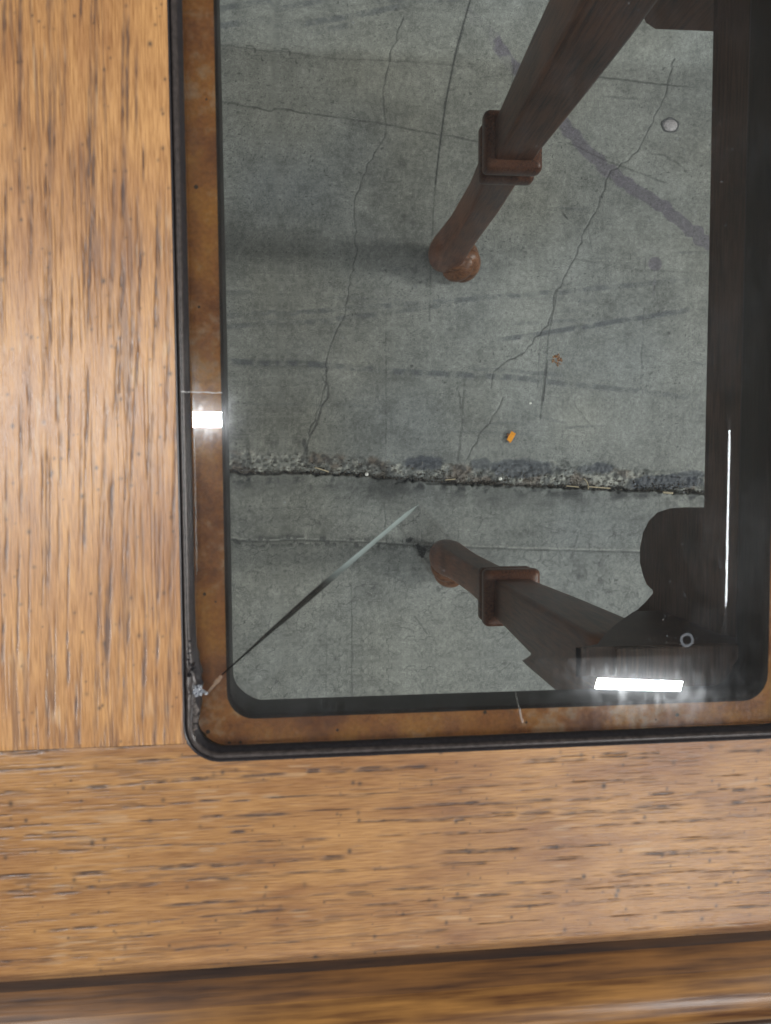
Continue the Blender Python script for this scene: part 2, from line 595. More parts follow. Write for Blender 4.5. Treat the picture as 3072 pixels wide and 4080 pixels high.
for i in range(30):
    r = random.Random(1500 + i)
    x, y = r.uniform(560, 1300), r.uniform(1080, 1480)
    L = r.uniform(10, 60)
    a = r.choice([1.57, 0.0, 1.0]) + r.gauss(0, 0.12)
    line(dark, [(x, y), (x + L * math.cos(a), y + L * math.sin(a))], 0.0004, r.uniform(0.2, 0.5), 0.0004, 0.006, 1600 + i, 0.5, 0.25)
# rubber scuffs
for i, (pts, wd, v) in enumerate([
        ([(470, 42), (600, 24), (720, 2)], 0.0035, 0.42), ([(470, 82), (620, 58), (760, 38), (900, 10)], 0.004, 0.45),
        ([(650, 80), (760, 56)], 0.004, 0.30), ([(800, 8), (960, 2), (1010, 0)], 0.004, 0.35),
        ([(480, 692), (700, 672), (1010, 648), (1250, 628), (1520, 602)], 0.0030, 0.50), ([(490, 716), (800, 682), (1000, 655)], 0.0028, 0.42),
        ([(1060, 738), (1180, 720), (1300, 700), (1510, 668)], 0.0034, 0.62), ([(490, 775), (700, 790), (900, 806), (1060, 814), (1200, 822)], 0.0040, 0.58),
        ([(900, 802), (1100, 818), (1300, 838), (1515, 862)], 0.0034, 0.45), ([(1000, 796), (1230, 812)], 0.003, 0.40),
        ([(820, 575), (930, 590), (1040, 596)], 0.003, 0.30), ([(1000, 640), (1300, 652)], 0.0022, 0.25),
        ([(490, 640), (620, 632)], 0.003, 0.25), ([(1080, 700), (1350, 690)], 0.0018, 0.30)]):
    line(blue, pts, wd, v, 0.0004, 0.02, 40 + i, 0.75, 0.12, 2.5)
for i in range(16):
    r = random.Random(900 + i)
    x, y = r.uniform(480, 1500), r.uniform(420, 980)
    L = r.uniform(60, 240)
    line(blue, [(x, y), (x + L, y + r.gauss(6, 8))], 0.0012, r.uniform(0.15, 0.35), 0.0003, 0.02, 950 + i, 0.8, 0.2, 2)
# mauve dried smear across the upper right and its round drop
line(mauve, [(1066, 84), (1075, 105), (1092, 128), (1110, 148), (1190, 245), (1225, 287), (1262, 325), (1310, 372), (1360, 408), (1420, 445), (1470, 482), (1530, 530)], 0.0125, 1.0, 0.0022, 0.006, 70, 0.0)
mauve *= 1 - 0.75 * sstep(0.50, 0.60, fbm(sh, 16, 77, 3)) * (FY > at(2000, 330, CZ).y)
mauve *= 0.80 + 0.3 * fbm(sh, 10, 78, 3)
blob(mauve, (1413, 572), 15, 15, 0.95, 0.10, 71, 0.10)
line(mauve, [(1413, 588), (1409, 640)], 0.0012, 0.5, 0.0004, 0.01, 72, 0.6)
line(mauve, [(1010, 30), (1045, 60), (1066, 84)], 0.010, 0.25, 0.003, 0.01, 73, 0.9)

# long joint: groove, broken edge above it, stains
J = [(380, 1012), (490, 1016), (620, 1020), (760, 1026), (880, 1036), (1000, 1043), (1100, 1047), (1200, 1052), (1300, 1057), (1420, 1061), (1540, 1066), (1700, 1074)]
Jd = w2(J)
jx = np.array([p.x for p in Jd])
jy = np.array([p.y for p in Jd])
off = FY - np.interp(FX, jx, jy)                    # +: far side of the joint (up in the photograph)
sc = CZ / F * K
Jt = np.array([44, 46, 46, 40, 38, 40, 44, 50, 50, 44, 48, 46]) * sc
up_w = np.interp(FX, jx, Jt) * (0.75 + 0.70 * fbm(sh, 26, 91, 3))
rag = fbm(sh, 7, 92, 3)
band = (off > -0.001) * (1 - sstep(up_w * 0.82, up_w * 1.05, off + (rag - 0.5) * 0.008))
crumb = fbm(sh, 4.5, 93, 3)
np.maximum(dark, band * (0.15 + 0.85 * sstep(0.50, 0.62, crumb)) * 0.72, out=dark)
np.maximum(pale, band * sstep(0.52, 0.66, fbm(sh, 6, 94, 2)) * 0.7, out=pale)
np.maximum(brown, band * sstep(0.50, 0.66, fbm(sh, 22, 95, 3)) * 0.75, out=brown)
edge = band * (1 - sstep(0.0, 0.0025, np.abs(off - up_w)))
np.maximum(dark, edge * 0.75 * sstep(0.4, 0.55, rag), out=dark)
hgt = np.minimum(hgt, -band * (0.0008 + 0.003 * (1 - crumb)))
hgt += band * 0.0022 * (fbm(sh, 5, 96, 2) - 0.4)
groove = 1 - sstep(0.0004, 0.0026, np.abs(off + (rag - 0.5) * 0.008))
groove *= 0.55 + 0.45 * sstep(0.35, 0.5, fbm(sh, 18, 97, 2))
np.maximum(dark, groove, out=dark)
hgt = np.minimum(hgt, -groove * 0.006)
halo = np.exp(-np.abs(off + 0.006) / 0.012) * (off < 0.004)
dirt = np.zeros(sh)
blob(dirt, (845, 1052), 66, 26, 0.95, 0.5, 98, 0.5)
blob(dirt, (760, 1045), 60, 18, 0.6, 0.5, 984, 0.5)
blob(dirt, (1230, 1075), 80, 16, 0.45, 0.5, 985, 0.6)
blob(dirt, (905, 1060), 50, 16, 0.5, 0.5, 981, 0.5)
blob(dirt, (1120, 1072), 110, 30, 0.55, 0.5, 982, 0.6)
blob(dirt, (620, 1050), 120, 24, 0.42, 0.5, 983, 0.6)
np.maximum(dark, dirt * (0.55 + 0.45 * rag), out=dark)
np.maximum(dark, halo * 1.15 * sstep(0.30, 0.75, fbm(sh, 9, 99, 3)), out=dark)
for i, (c, rx, ry, v) in enumerate([((918, 1000), 44, 16, 0.85), ((1128, 1012), 78, 20, 0.75), ((1040, 1002), 22, 12, 0.6),
                                    ((1300, 1010), 26, 12, 0.8), ((1270, 1014), 26, 9, 0.6), ((1440, 1042), 92, 17, 0.9), ((1490, 1026), 36, 10, 0.7)]):
    blob(blue, c, rx, ry, v, 0.32, 120 + i, 0.16, 7)
    mk = np.zeros(sh)
    blob(mk, c, rx, ry, 1, 0.32, 120 + i, 0.16, 7)
    dark *= 1 - 0.8 * mk
    pale *= 1 - 0.95 * mk
    brown *= 1 - 0.95 * mk
blob(pale, (1290, 1040), 62, 15, 0.75, 0.4, 140, 0.25, 7)
blob(pale, (1240, 1038), 30, 12, 0.45, 0.5, 141, 0.25, 7)
# dirty stubs rising from the joint
line(dark, [(595, 950), (598, 985), (596, 1005)], 0.0035, 0.7, 0.001, 0.004, 150, 0.55)
line(dark, [(657, 952), (660, 985), (659, 1005)], 0.0035, 0.75, 0.001, 0.004, 151, 0.55)
for i, c in enumerate([(583, 945), (650, 947)]):
    for k in range(4):
        line(dark, [(c[0] - 18, c[1] - 6 + 5 * k), (c[0] + 14, c[1] - 6 + 5 * k)], 0.0005, 0.35, 0.0008, 0.004, 160 + 5 * i + k, 0.6)
# second fine joint with flaking
line(dark, [(380, 1160), (490, 1163), (700, 1168), (840, 1174), (940, 1181), (1100, 1186), (1380, 1193), (1500, 1197)], 0.0011, 0.62, 0.0003, 0.01, 170, 0.3, 0, 1, 0.001)
line(pale, [(380, 1156), (490, 1159), (700, 1164), (840, 1170), (940, 1177), (1100, 1182), (1380, 1189)], 0.0010, 0.35, 0.0003, 0.01, 171, 0.4)
fl = np.interp(FX, [p.x for p in w2([(400, 0), (820, 0), (960, 0)])], [1.0, 0.9, 0.15])
j2 = w2([(380, 1160), (700, 1168), (940, 1181), (1380, 1193)])
o2 = np.abs(FY - np.interp(FX, [p.x for p in j2], [p.y for p in j2]))
np.maximum(dark, fl * (1 - sstep(0.003, 0.009, o2)) * sstep(0.54, 0.62, fbm(sh, 6, 172, 2)) * 0.7, out=dark)
blob(dark, (912, 1190), 13, 15, 1.0, 0.75, 173, 0.12, 5)
blob(dark, (884, 1166), 9, 5, 0.95, 0.6, 174, 0.12, 5)
blob(dark, (1215 / 1.0, 1.0), 1, 1, 0.0, 0.1, 175)
line(dark, [(1246, 1158), (1236, 1195), (1232, 1205)], 0.0016, 0.55, 0.0004, 0.01, 176, 0.6)
line(dark, [(1150, 1135), (1290, 1158)], 0.0007, 0.35, 0.0003, 0.01, 177, 0.4)
line(dark, [(855, 1135), (880, 1165), (925, 1215)], 0.0010, 0.5, 0.0009, 0.005, 178, 0.3)

# crazing below the joint and near it
def cellular(shape, cell, seed):
    r = np.random.default_rng(seed)
    gy, gx = int(shape[0] / cell) + 3, int(shape[1] / cell) + 3
    py = (np.arange(gy)[:, None] + r.random((gy, gx)) - 1) * cell
    px = (np.arange(gx)[None, :] + r.random((gy, gx)) - 1) * cell
    yy, xx = np.meshgrid(np.arange(shape[0], dtype=float), np.arange(shape[1], dtype=float), indexing='ij')
    wx = (fbm(shape, 9, seed + 1, 2) - 0.5) * cell * 0.7
    wy = (fbm(shape, 9, seed + 2, 2) - 0.5) * cell * 0.7
    yy, xx = yy + wy, xx + wx
    iy, ix = np.floor(yy / cell).astype(int) + 1, np.floor(xx / cell).astype(int) + 1
    d1 = np.full(shape, 1e9)
    d2 = np.full(shape, 1e9)
    for a in (-1, 0, 1):
        for b in (-1, 0, 1):
            jy_, jx_ = np.clip(iy + a, 0, gy - 1), np.clip(ix + b, 0, gx - 1)
            d = np.hypot(yy - py[jy_, jx_], xx - px[jy_, jx_])
            n1 = np.minimum(d, d1)
            d2 = np.minimum(d2, np.maximum(d, d1))
            d1 = n1
    return d2 - d1


craze = 1 - sstep(0.25, 1.1, cellular(sh, 14, 201))
craze2 = 1 - sstep(0.2, 0.9, cellular(sh, 9, 203))
below = 1 - sstep(-0.01, 0.05, off)
cm = below * 0.75 + 0.25 * (1 - sstep(0.05, 0.16, off))
np.maximum(dark, craze * cm * sstep(0.30, 0.60, fbm(sh, 14, 205, 3)) * 0.50, out=dark)
np.maximum(dark, craze2 * below * (1 - sstep(0.00, 0.05, -off)) * sstep(0.42, 0.6, fbm(sh, 12, 206, 3)) * 0.6, out=dark)
# pits and bright grains
pits = sstep(0.90, 0.97, vn(sh, 2.0, 2.0, 210)) * sstep(0.38, 0.65, fbm(sh, 40, 211, 2))
np.maximum(dark, pits * 0.75, out=dark)
bigp = sstep(0.975, 0.99, vn(sh, 4.5, 4.5, 212))
np.maximum(dark, bigp * 0.7, out=dark)
np.maximum(pale, sstep(0.985, 0.995, vn(sh, 2.5, 2.5, 213)) * 0.6, out=pale)
# weave of faint trowel marks
trow = (vn(sh, 1.6, 40, 220) - 0.5) * 0.10 + (vn(sh, 40, 1.6, 221) - 0.5) * 0.08

base = np.array([0.188, 0.190, 0.174])
mul = 1.0 + 0.50 * (grain_hi - 0.5) + 0.50 * (grain_md - 0.5) + 0.70 * (patchy - 0.5) + trow
mul *= 1 + 0.10 * sstep(0.0, 0.12, off)
alb = base[None, None, :] * mul[..., None]
warm = fbm(sh, 120, 230, 2)[..., None]
alb = alb * (1 + (warm - 0.5) * np.array([0.10, 0.02, -0.14]))


def over(lay, col, k=1.0):
    global alb
    a = np.clip(lay * k, 0, 1)[..., None]
    alb = alb * (1 - a) + np.array(col) * (0.8 + 0.4 * grain_hi[..., None]) * a


over(pale, (0.42, 0.41, 0.36))
over(brown, (0.135, 0.095, 0.070))
over(blue, (0.060, 0.065, 0.078), 1.15)
over(mauve, (0.128, 0.114, 0.132), 0.95)
over(dark, (0.022, 0.022, 0.022))
hgt -= 0.0003 * grain_hi
bd = np.minimum(np.minimum(FX - fx0, fx1 - FX), np.minimum(FY - fy0, fy1 - FY) * 1.4)
bw = sstep(0.0, 0.035, bd)
alb = alb * bw[..., None] + base * (1 - bw[..., None])
hgt = hgt * bw
padc = np.broadcast_to(base, (len(YS), len(XS), 3)).copy()
padc[PADY:PADY + sh[0], PADX:PADX + sh[1]] = alb
zz = np.zeros((len(YS), len(XS)))
zz[PADY:PADY + sh[0], PADX:PADX + sh[1]] = hgt


def floor_material():
    m, nt, b, out = new_mat('concrete')
    a = N(nt, 'ShaderNodeAttribute', attribute_name='paint')
    n1 = noise(nt, 900, (1, 1, 1), 4, 0.7)
    n2 = noise(nt, 260, (1, 1, 1), 3, 0.6)
    r = ramp(nt, n1, [(0.33, (0.42, 0.42, 0.42)), (0.45, (0.92, 0.92, 0.92)), (0.55, (1.04, 1.04, 1.04)), (0.68, (1.45, 1.45, 1.40))])
    c = mixc(nt, 1.0, a.outputs['Color'], r, 'MULTIPLY')
    r2 = ramp(nt, n2, [(0.35, (0.88, 0.88, 0.88)), (0.65, (1.10, 1.10, 1.10))])
    c = mixc(nt, 1.0, c, r2, 'MULTIPLY')
    nt.links.new(c, b.inputs['Base Color'])
    b.inputs['Roughness'].default_value = 0.55
    bump(nt, b, n1, 0.35, 0.0006)
    return m


M_floor = floor_material()
fl_o = grid_mesh('floor', XS, YS, zz, M_floor, None, None, {'paint': padc})
fl_o['kind'] = 'structure'

# ------------------------------------------------------------------ the table
table = empty('side_table', (0.0, 0.06, 0.0), 'oak coloured wooden table with cracked glass top and dark slender legs', 'table')
TM = Matrix.Translation((0.0, -0.06, 0.0))


def part(o):
    o.parent = table
    o.matrix_parent_inverse = TM
    return o


DT = CZ - TOP
XLo = at(697, 1500, DT).x          # opening in the boards
YBo = at(1960, 2992, DT).y
XLi = at(884, 1500, DT + 0.008).x  # ledge, inner edge
YBi = at(1500, 2838, DT + 0.008).y
XRi = at(3052, 2400, DT + 0.008).x
XRo = XRi + (XLi - XLo)
YTi = 0.250
YTo = YTi + (YBi - YBo)
XL, XR = -0.215, XRo + 0.085        # outline of the top
YB = at(1536, 3838, DT).y
YT = YTo + 0.075


def rrect(x0, x1, y0, y1, r, n=8):
    pts = []
    for cx, cy, a0 in ((x1 - r, y1 - r, 0), (x0 + r, y1 - r, 90), (x0 + r, y0 + r, 180), (x1 - r, y0 + r, 270)):
        for k in range(n + 1):
            a = math.radians(a0 + 90 * k / n)
            pts.append((cx + r * math.cos(a), cy + r * math.sin(a)))
    return pts


def in_rrect(X, Y, x0, x1, y0, y1, r):
    dx = np.maximum(np.maximum(x0 + r - X, X - (x1 - r)), 0)
    dy = np.maximum(np.maximum(y0 + r - Y, Y - (y1 - r)), 0)
    return (np.hypot(dx, dy) < r) & (X > x0) & (X < x1) & (Y > y0) & (Y < y1)


def add_dash(lay, X, Y, cx, cy, L, wd, v, slope, along, wob):
    if along == 'x':
        a, p = X - cx, Y - cy - slope * (X - cx) - wob
    else:
        a, p = Y - cy, X - cx - slope * (Y - cy) - wob
    m = np.exp(-np.abs(a / L) ** 4) * np.exp(-np.abs(p / wd) ** 3) * v
    np.maximum(lay, m, out=lay)


def boards(name, x0, x1, y0, y1, along, mat, rowstep, slope, seed, dens, wmm, notch=True, h=0.0004):
    xs = np.arange(x0, x1 + h * 0.5, h)
    ys = np.arange(y0, y1 + h * 0.5, h)
    X, Y = np.meshgrid(xs, ys)
    shp = X.shape
    r = random.Random(seed)
    pore_shade = np.zeros(shp)
    ax = 0 if along == 'x' else 1
    wobf = (vn(shp, 60, 260, seed) if along == 'x' else vn(shp, 200, 50, seed)) * 0.004 - 0.002
    lo, hi = (y0, y1) if along == 'x' else (x0, x1)
    a0, a1 = (x0, x1) if along == 'x' else (y0, y1)
    mid = (a0 + a1) / 2
    c = lo - abs(slope) * (a1 - a0)
    while c < hi + abs(slope) * (a1 - a0):
        rowv = r.uniform(0.55, 1.0)
        a = a0 - r.uniform(0, 0.03)
        roww = r.choice([1, 1, 2])
        while a < a1 + 0.01:
            L = r.uniform(0.004, 0.012) * (2.8 if along == 'y' else 1.2)
            if r.random() < dens:
                for q in range(roww):
                    cc = c + slope * (a - mid) + r.gauss(0, 0.00035) + q * 0.0009
                    lim = max(L * 1.8, 0.004)
                    ia = (a - lim - a0) / h
                    ib = (a + lim - a0) / h
                    ja, jb = (cc - 0.006 - lo) / h, (cc + 0.006 - lo) / h
                    if along == 'x':
                        sl = (slice(max(int(ja), 0), max(int(jb), 0)), slice(max(int(ia), 0), max(int(ib), 0)))
                    else:
                        sl = (slice(max(int(ia), 0), max(int(ib), 0)), slice(max(int(ja), 0), max(int(jb), 0)))
                    if X[sl].size:
                        add_dash(pore_shade[sl], X[sl], Y[sl], a if along == 'x' else cc, cc if along == 'x' else a, L * r.uniform(0.4, 1.0),
                                 wmm * r.uniform(0.5, 1.2), rowv * r.uniform(0.9, 1.6), slope, along, wobf[sl])
            a += L * r.uniform(1.0, 2.0)
        c += rowstep * (r.choice([0.45, 0.8, 1.0, 1.3]) if along == 'y' else r.choice([0.3, 0.9, 1.0, 1.2, 1.5]))
    brk = vn(shp, 3, 9, seed + 5) if along == 'x' else vn(shp, 12, 3, seed + 5)
    pore_shade *= 0.55 + 0.75 * brk
    pore_shade *= 0.45 + 0.85 * (vn(shp, 1.5, 6, seed + 9) if along == 'x' else vn(shp, 8, 1.5, seed + 9))
    pore_shade = np.maximum(pore_shade, (0.36 if along == 'x' else 0.50) * sstep(0.60, 0.80, (vn(shp, 1.4, 22, seed + 10) if along == 'x' else vn(shp, 60, 1.4, seed + 10))) * sstep(0.42, 0.6, (vn(shp, 18, 120, seed + 11) if along == 'x' else vn(shp, 200, 14, seed + 11))))
    worn = np.zeros(shp)
    wf = (vn(shp, 2.2, 26, seed + 7) if along == 'x' else vn(shp, 26, 2.2, seed + 7)) * fbm(shp, 40, seed + 8, 2)
    worn = sstep(0.50, 0.66, wf) * (0.16 if along == 'x' else 0.24)
    speck = np.zeros(shp)
    for k in range(int((x1 - x0) * (y1 - y0) * 11000)):
        sx, sy = r.uniform(x0, x1), r.uniform(y0, y1)
        rr = r.choice([0.0003, 0.0004, 0.0005, 0.0007] if along == 'x' else [0.0003, 0.0004, 0.0004, 0.0006]) * r.uniform(0.7, 1.2)
        ii, jj = int((sx - x0) / h), int((sy - y0) / h)
        sl = (slice(max(jj - 5, 0), jj + 6), slice(max(ii - 5, 0), ii + 6))
        d = np.hypot(X[sl] - sx, (Y[sl] - sy) * r.uniform(0.7, 1.0))
        np.maximum(speck[sl], np.exp(-(d / rr) ** 2) * r.uniform(0.35, 0.95), out=speck[sl])
    xc, yc = (X[:-1, :-1] + h / 2), (Y[:-1, :-1] + h / 2)
    keep = ~in_rrect(xc, yc, XLo + 0.0003, XRo - 0.0003, YBo + 0.0003, YTo - 0.0003, 0.0125)
    # rounded outer edges
    e = np.minimum(np.minimum(X - XL, XR - X), np.minimum(Y - YB, YT - Y))
    z = np.full(shp, TOP)
    R = 0.0048
    t = np.clip((0.0075 - e) / 0.0075, 0, 1)
    z -= R * (1 - np.sqrt(np.maximum(0, 1 - t * t)))
    edge_shade = 0.62 * (1 - sstep(0.0030, 0.0062, e))  # shade of the rounded edge, painted into the pore layer
    pore_shade = np.maximum(pore_shade, edge_shade * (0.6 + 0.5 * vn(shp, 4, 30, seed + 12)))
    # eased joint between boards
    for yj in (YJ0, YJ1):
        z -= 0.00012 * np.exp(-((Y - yj) / 0.0008) ** 2)
    o = grid_mesh(name, xs, ys, z, mat, None, keep, {'pore_shade': np.clip(pore_shade, 0, 1), 'worn': worn, 'speck': speck})
    return part(o)


YJ0 = at(380, 2978, DT).y
YJ1 = YTo - 0.004
b1_ = boards('top_board', at(-420, 1500, DT).x, XLo + 0.009, YJ0, YJ1, 'y', M_left, 0.0038, 0.050, 21, 0.82, 0.00062)
b1_['label'] = 'left board with dense upright grain streaks'
b2_ = boards('top_board', XL, XR, YB, YJ0 - 0.0002, 'x', M_front, 0.0054, 0.006, 22, 0.84, 0.00050)
b2_['label'] = 'front board with long broken grain dashes'


def box_part(name, x0, x1, y0, y1, z0, z1, mat, parent=None):
    v = [(x0, y0, z0), (x1, y0, z0), (x1, y1, z0), (x0, y1, z0), (x0, y0, z1), (x1, y0, z1), (x1, y1, z1), (x0, y1, z1)]
    f = [(0, 3, 2, 1), (4, 5, 6, 7), (0, 1, 5, 4), (1, 2, 6, 5), (2, 3, 7, 6), (3, 0, 4, 7)]
    o = mesh_obj(name, v, f, mat)
    bm = bmesh.new()
    bm.from_mesh(o.data)
    bmesh.ops.bevel(bm, geom=bm.edges[:], offset=0.0008, segments=2, profile=0.6, affect='EDGES')
    bm.to_mesh(o.data)
    bm.free()
    return part(o)


XB1 = at(-420, 1500, DT).x
# boards outside the picture: plain ones
box_part('top_board', XL, XB1 - 0.0006, YJ0 + 0.0002, YJ1 - 0.0002, TOP - 0.016, TOP, M_mould)
box_part('top_board', XRo - 0.002, XR, YJ0 + 0.0002, YJ1 - 0.0002, TOP - 0.016, TOP, M_mould)
box_part('top_board', XL, XR, YJ1 + 0.0002, YT, TOP - 0.016, TOP, M_mould)


def ring_part(name, outer, inner, zo, zi, mat, smooth=False):
    n = len(outer)
    v = [(x, y, zo) for x, y in outer] + [(x, y, zi) for x, y in inner]
    f = [(i, (i + 1) % n, (i + 1) % n + n, i + n) for i in range(n)]
    return part(mesh_obj(name, v, f, mat, None, smooth))


LZ = TOP - 0.0085
RB = 0.018
YSB = TOP - 0.034
Ro, Ri = 0.012, 0.0095
ext = 0.010
# ledge that carries the glass: solid ring with a top, an outside and a bottom
n8 = 8
oc = rrect(XLo - ext, XRo + ext, YBo - ext, YTo + ext, 0.02, n8)
ic = rrect(XLi, XRi, YBi, YTi, Ri, n8)
ic2 = rrect(XLi + 0.0008, XRi - 0.0008, YBi + 0.0008, YTi - 0.0008, Ri, n8)
ring_part('glass_ledge', oc, ic, LZ, LZ, M_ledge)
# dark inner rim wall
n = len(ic)
prof = [(0.0, LZ), (0.0009, LZ - 0.0008), (0.0012, LZ - 0.003), (0.0012, YSB + 0.002), (0.0006, YSB), (-0.012, YSB)]
v, f = [], []
for o_, z_ in prof:
    c_ = rrect(XLi + o_, XRi - o_, YBi + o_, YTi - o_, Ri, n8)
    v += [(x, y, z_) for x, y in c_]
for k in range(len(prof) - 1):
    for i in range(n):
        f.append((k * n + i, k * n + (i + 1) % n, (k + 1) * n + (i + 1) % n, (k + 1) * n + i))
part(mesh_obj('inner_rim', v, f, grain_wood('rim_stain', (0.036, 0.020, 0.015), (0.014, 0.008, 0.006), 'y', 0.5), None, True))

# carcass under the boards
box_part('frame_rail', XL + 0.0006, XR - 0.0006, YB + 0.0008, YBo - 0.0012, LZ + 0.0003, TOP - 0.0053, M_dark)
box_part('frame_rail', XB1, XLo - 0.0012, YBo - 0.0010, YJ1 - 0.0005, LZ + 0.0003, TOP - 0.0053, M_dark)
cz0, cz1 = YSB - 0.002, LZ - 0.0006
box_part('frame_rail', XL + 0.004, XLi - 0.004, YB + 0.006, YT - 0.006, cz0, cz1, M_dark)
box_part('frame_rail', XRi + 0.004, XR - 0.004, YB + 0.006, YT - 0.006, cz0, cz1, M_dark)
box_part('frame_rail', XLi - 0.0035, XRi + 0.0035, YB + 0.006, YBi - 0.004, cz0, cz1, M_dark)
box_part('frame_rail', XLi - 0.0035, XRi + 0.0035, YTi + 0.004, YT - 0.006, cz0, cz1, M_dark)

# rounded black bead round the glass
def bead():
    rnd = random.Random(4)
    c0 = rrect(XLo - 0.0006, XRo + 0.0006, YBo - 0.0006, YTo + 0.0006, 0.0135, 10)
    # split long sides so that the damaged corner can be uneven
    dense = []
    for i in range(len(c0)):
        a, b = Vector(c0[i]), Vector(c0[(i + 1) % len(c0)])
        m_ = max(1, int((b - a).length / 0.0015))
        for k in range(m_):
            dense.append(a.lerp(b, k / m_))
    nn = len(dense)
    prof = [(-0.0002, -0.0060), (-0.0001, -0.0003), (0.0010, 0.0001), (0.0013, -0.0014), (0.0016, -0.0016), (0.0019, -0.0004), (0.0025, 0.0002), (0.0032, 0.0001), (0.0038, -0.0008), (0.0041, -0.0018), (0.0048, -0.0024), (0.0050, -0.0060)]
    v, f = [], []
    chip = at(780, 2740, DT).to_2d()
    nrm = []
    for i in range(nn):
        t = (dense[(i + 1) % nn] - dense[i - 1]).normalized()
        nrm.append(Vector((-t.y, t.x)))
    for o_, z_ in prof:
        for i in range(nn):
            d = (dense[i] - chip).length
            k = math.exp(-(d / 0.011) ** 2)
            wid = 1 + 0.55 * k * (0.7 + 0.6 * rnd.random()) if o_ > 0.002 else 1
            p = dense[i] + nrm[i] * o_ * wid
            v.append((p.x, p.y, TOP + z_ + (rnd.uniform(-0.0008, 0.0005) * k if o_ > 0.001 else 0)))
    for k in range(len(prof) - 1):
        for i in range(nn):
            f.append((k * nn + i, k * nn + (i + 1) % nn, (k + 1) * nn + (i + 1) % nn, (k + 1) * nn + i))
    o = fix_normals(part(mesh_obj('glass_bead', v, f, M_bead, None, True)))
    o.data.materials.append(plain('grey_bead', (0.052, 0.042, 0.038), 0.30, 0.2, 500, 0.35))
    for i, p in enumerate(o.data.polygons):
        if 4 <= i // nn <= 7:
            p.material_index = 1
    return o


bead()

# ------------------------------------------------------------------ glass
gx0, gx1, gy0, gy1 = XLo + 0.0042, XRo - 0.0042, YBo + 0.0042, YTo - 0.0042
cx0 = at(1110, 1700, DT).x
cy0 = at(2400, 2612, DT).y
cx1 = at(2905, 2000, DT).x
bwx, bwy = cx0 - gx0, cy0 - gy0
cy1 = gy1 - bwy
gx1 = cx1 + bwx
GT, GB = TOP - 0.0006, LZ + 0.0003


def glass():
    nseg = 8
    V, Fc = [], []
    rings = []
    tanb = math.tan(BEV)

    def add(x0, x1, y0, y1, r, z):
        pts = rrect(x0, x1, y0, y1, r, nseg)
        b = len(V)
        V.extend([(x, y, z) for x, y in pts])
        rings.append(list(range(b, b + len(pts))))
    cw = 0.0012                    # the crease is polished round over this half width
    steps = 6
    # centre to outside
    def zt(o):                     # height at distance o outside the crease (o may be negative)
        if o <= -cw:
            return GT
        if o >= cw:
            return GT - tanb * o
        t = (o + cw) / (2 * cw)
        return GT - tanb * cw * t * t
    offs = [-cw * 1.5] + [-cw + 2 * cw * k / steps for k in range(steps + 1)] + [bwx * 0.5, bwx - 0.0008]
    for o in offs:
        fy = o * bwy / bwx if abs(o) > cw * 2 else o
        add(cx0 - o, cx1 + o, cy0 - fy, cy1 + fy, max(0.0006, 0.0006 + max(0, o) * 0.32), zt(o))
    zo = zt(bwx - 0.0008)
    add(gx0, gx1, gy0, gy1, 0.0105, zo - 0.0008)
    add(gx0, gx1, gy0, gy1, 0.0105, GB + 0.0006)
    add(gx0 + 0.0006, gx1 - 0.0006, gy0 + 0.0006, gy1 - 0.0006, 0.0105, GB)
    m_ = len(rings[0])
    for a, b in zip(rings[:-1], rings[1:]):
        for i in range(m_):
            Fc.append((a[i], b[i], b[(i + 1) % m_], a[(i + 1) % m_]))
    Fc.append(tuple(rings[0]))
    Fc.append(tuple(reversed(rings[-1])))
    o = mesh_obj('glass_panel', V, Fc, M_glass)
    for p in o.data.polygons:
        p.use_smooth = False
    # smooth only across the crease
    for k, p in enumerate(o.data.polygons):
        ring_i = k // m_
        if 0 <= ring_i <= steps + 1 and k < (len(rings) - 1) * m_:
            p.use_smooth = True
    fix_normals(o)
    return part(o)


G = glass()


def gpart(o):
    o.parent = G
    return o


# crack running from the chipped corner into the pane
def crack():
    a = at(880, 2700, DT + 0.001).to_2d()
    b = at(1672, 2012, DT + 0.001).to_2d()
    v, f, c = [], [], []
    nn = 60
    t = (b - a)
    nr = Vector((-t.y, t.x)).normalized()
    for i in range(nn + 1):
        k = i / nn
        p = a + t * k + nr * 0.00055 * math.sin(k * 3.1) 
        wd = 0.0006 + 0.0012 * math.exp(-((k - 0.45) / 0.26) ** 2) + 0.0010 * k
        wd *= min(1, (1 - k) * 14 + 0.15)
        q0, q1 = p + nr * wd * 0.5, p - nr * wd * 0.5
        v += [(q0.x, q0.y, TOP - 0.0046), (q1.x, q1.y, TOP - 0.0061)]
        d = sstep(0.50, 0.72, k)
        al = 0.95 - 0.08 * d
        cc = (0.030 + 0.70 * d, 0.024 + 0.78 * d, 0.020 + 0.76 * d, al)
        c += [cc, tuple(x * 0.7 for x in cc[:3]) + (al * 0.9,)]
    for i in range(nn):
        f.append((2 * i, 2 * i + 2, 2 * i + 3, 2 * i + 1))
    o = mesh_obj('crack', v, f, film('crack_face', (0.3, 0.3, 0.3), 0.8, 'paint'))
    at_ = o.data.attributes.new('paint', 'FLOAT_COLOR', 'POINT')
    at_.data.foreach_set('color', np.array(c, np.float32).ravel())
    return gpart(o)


crack()


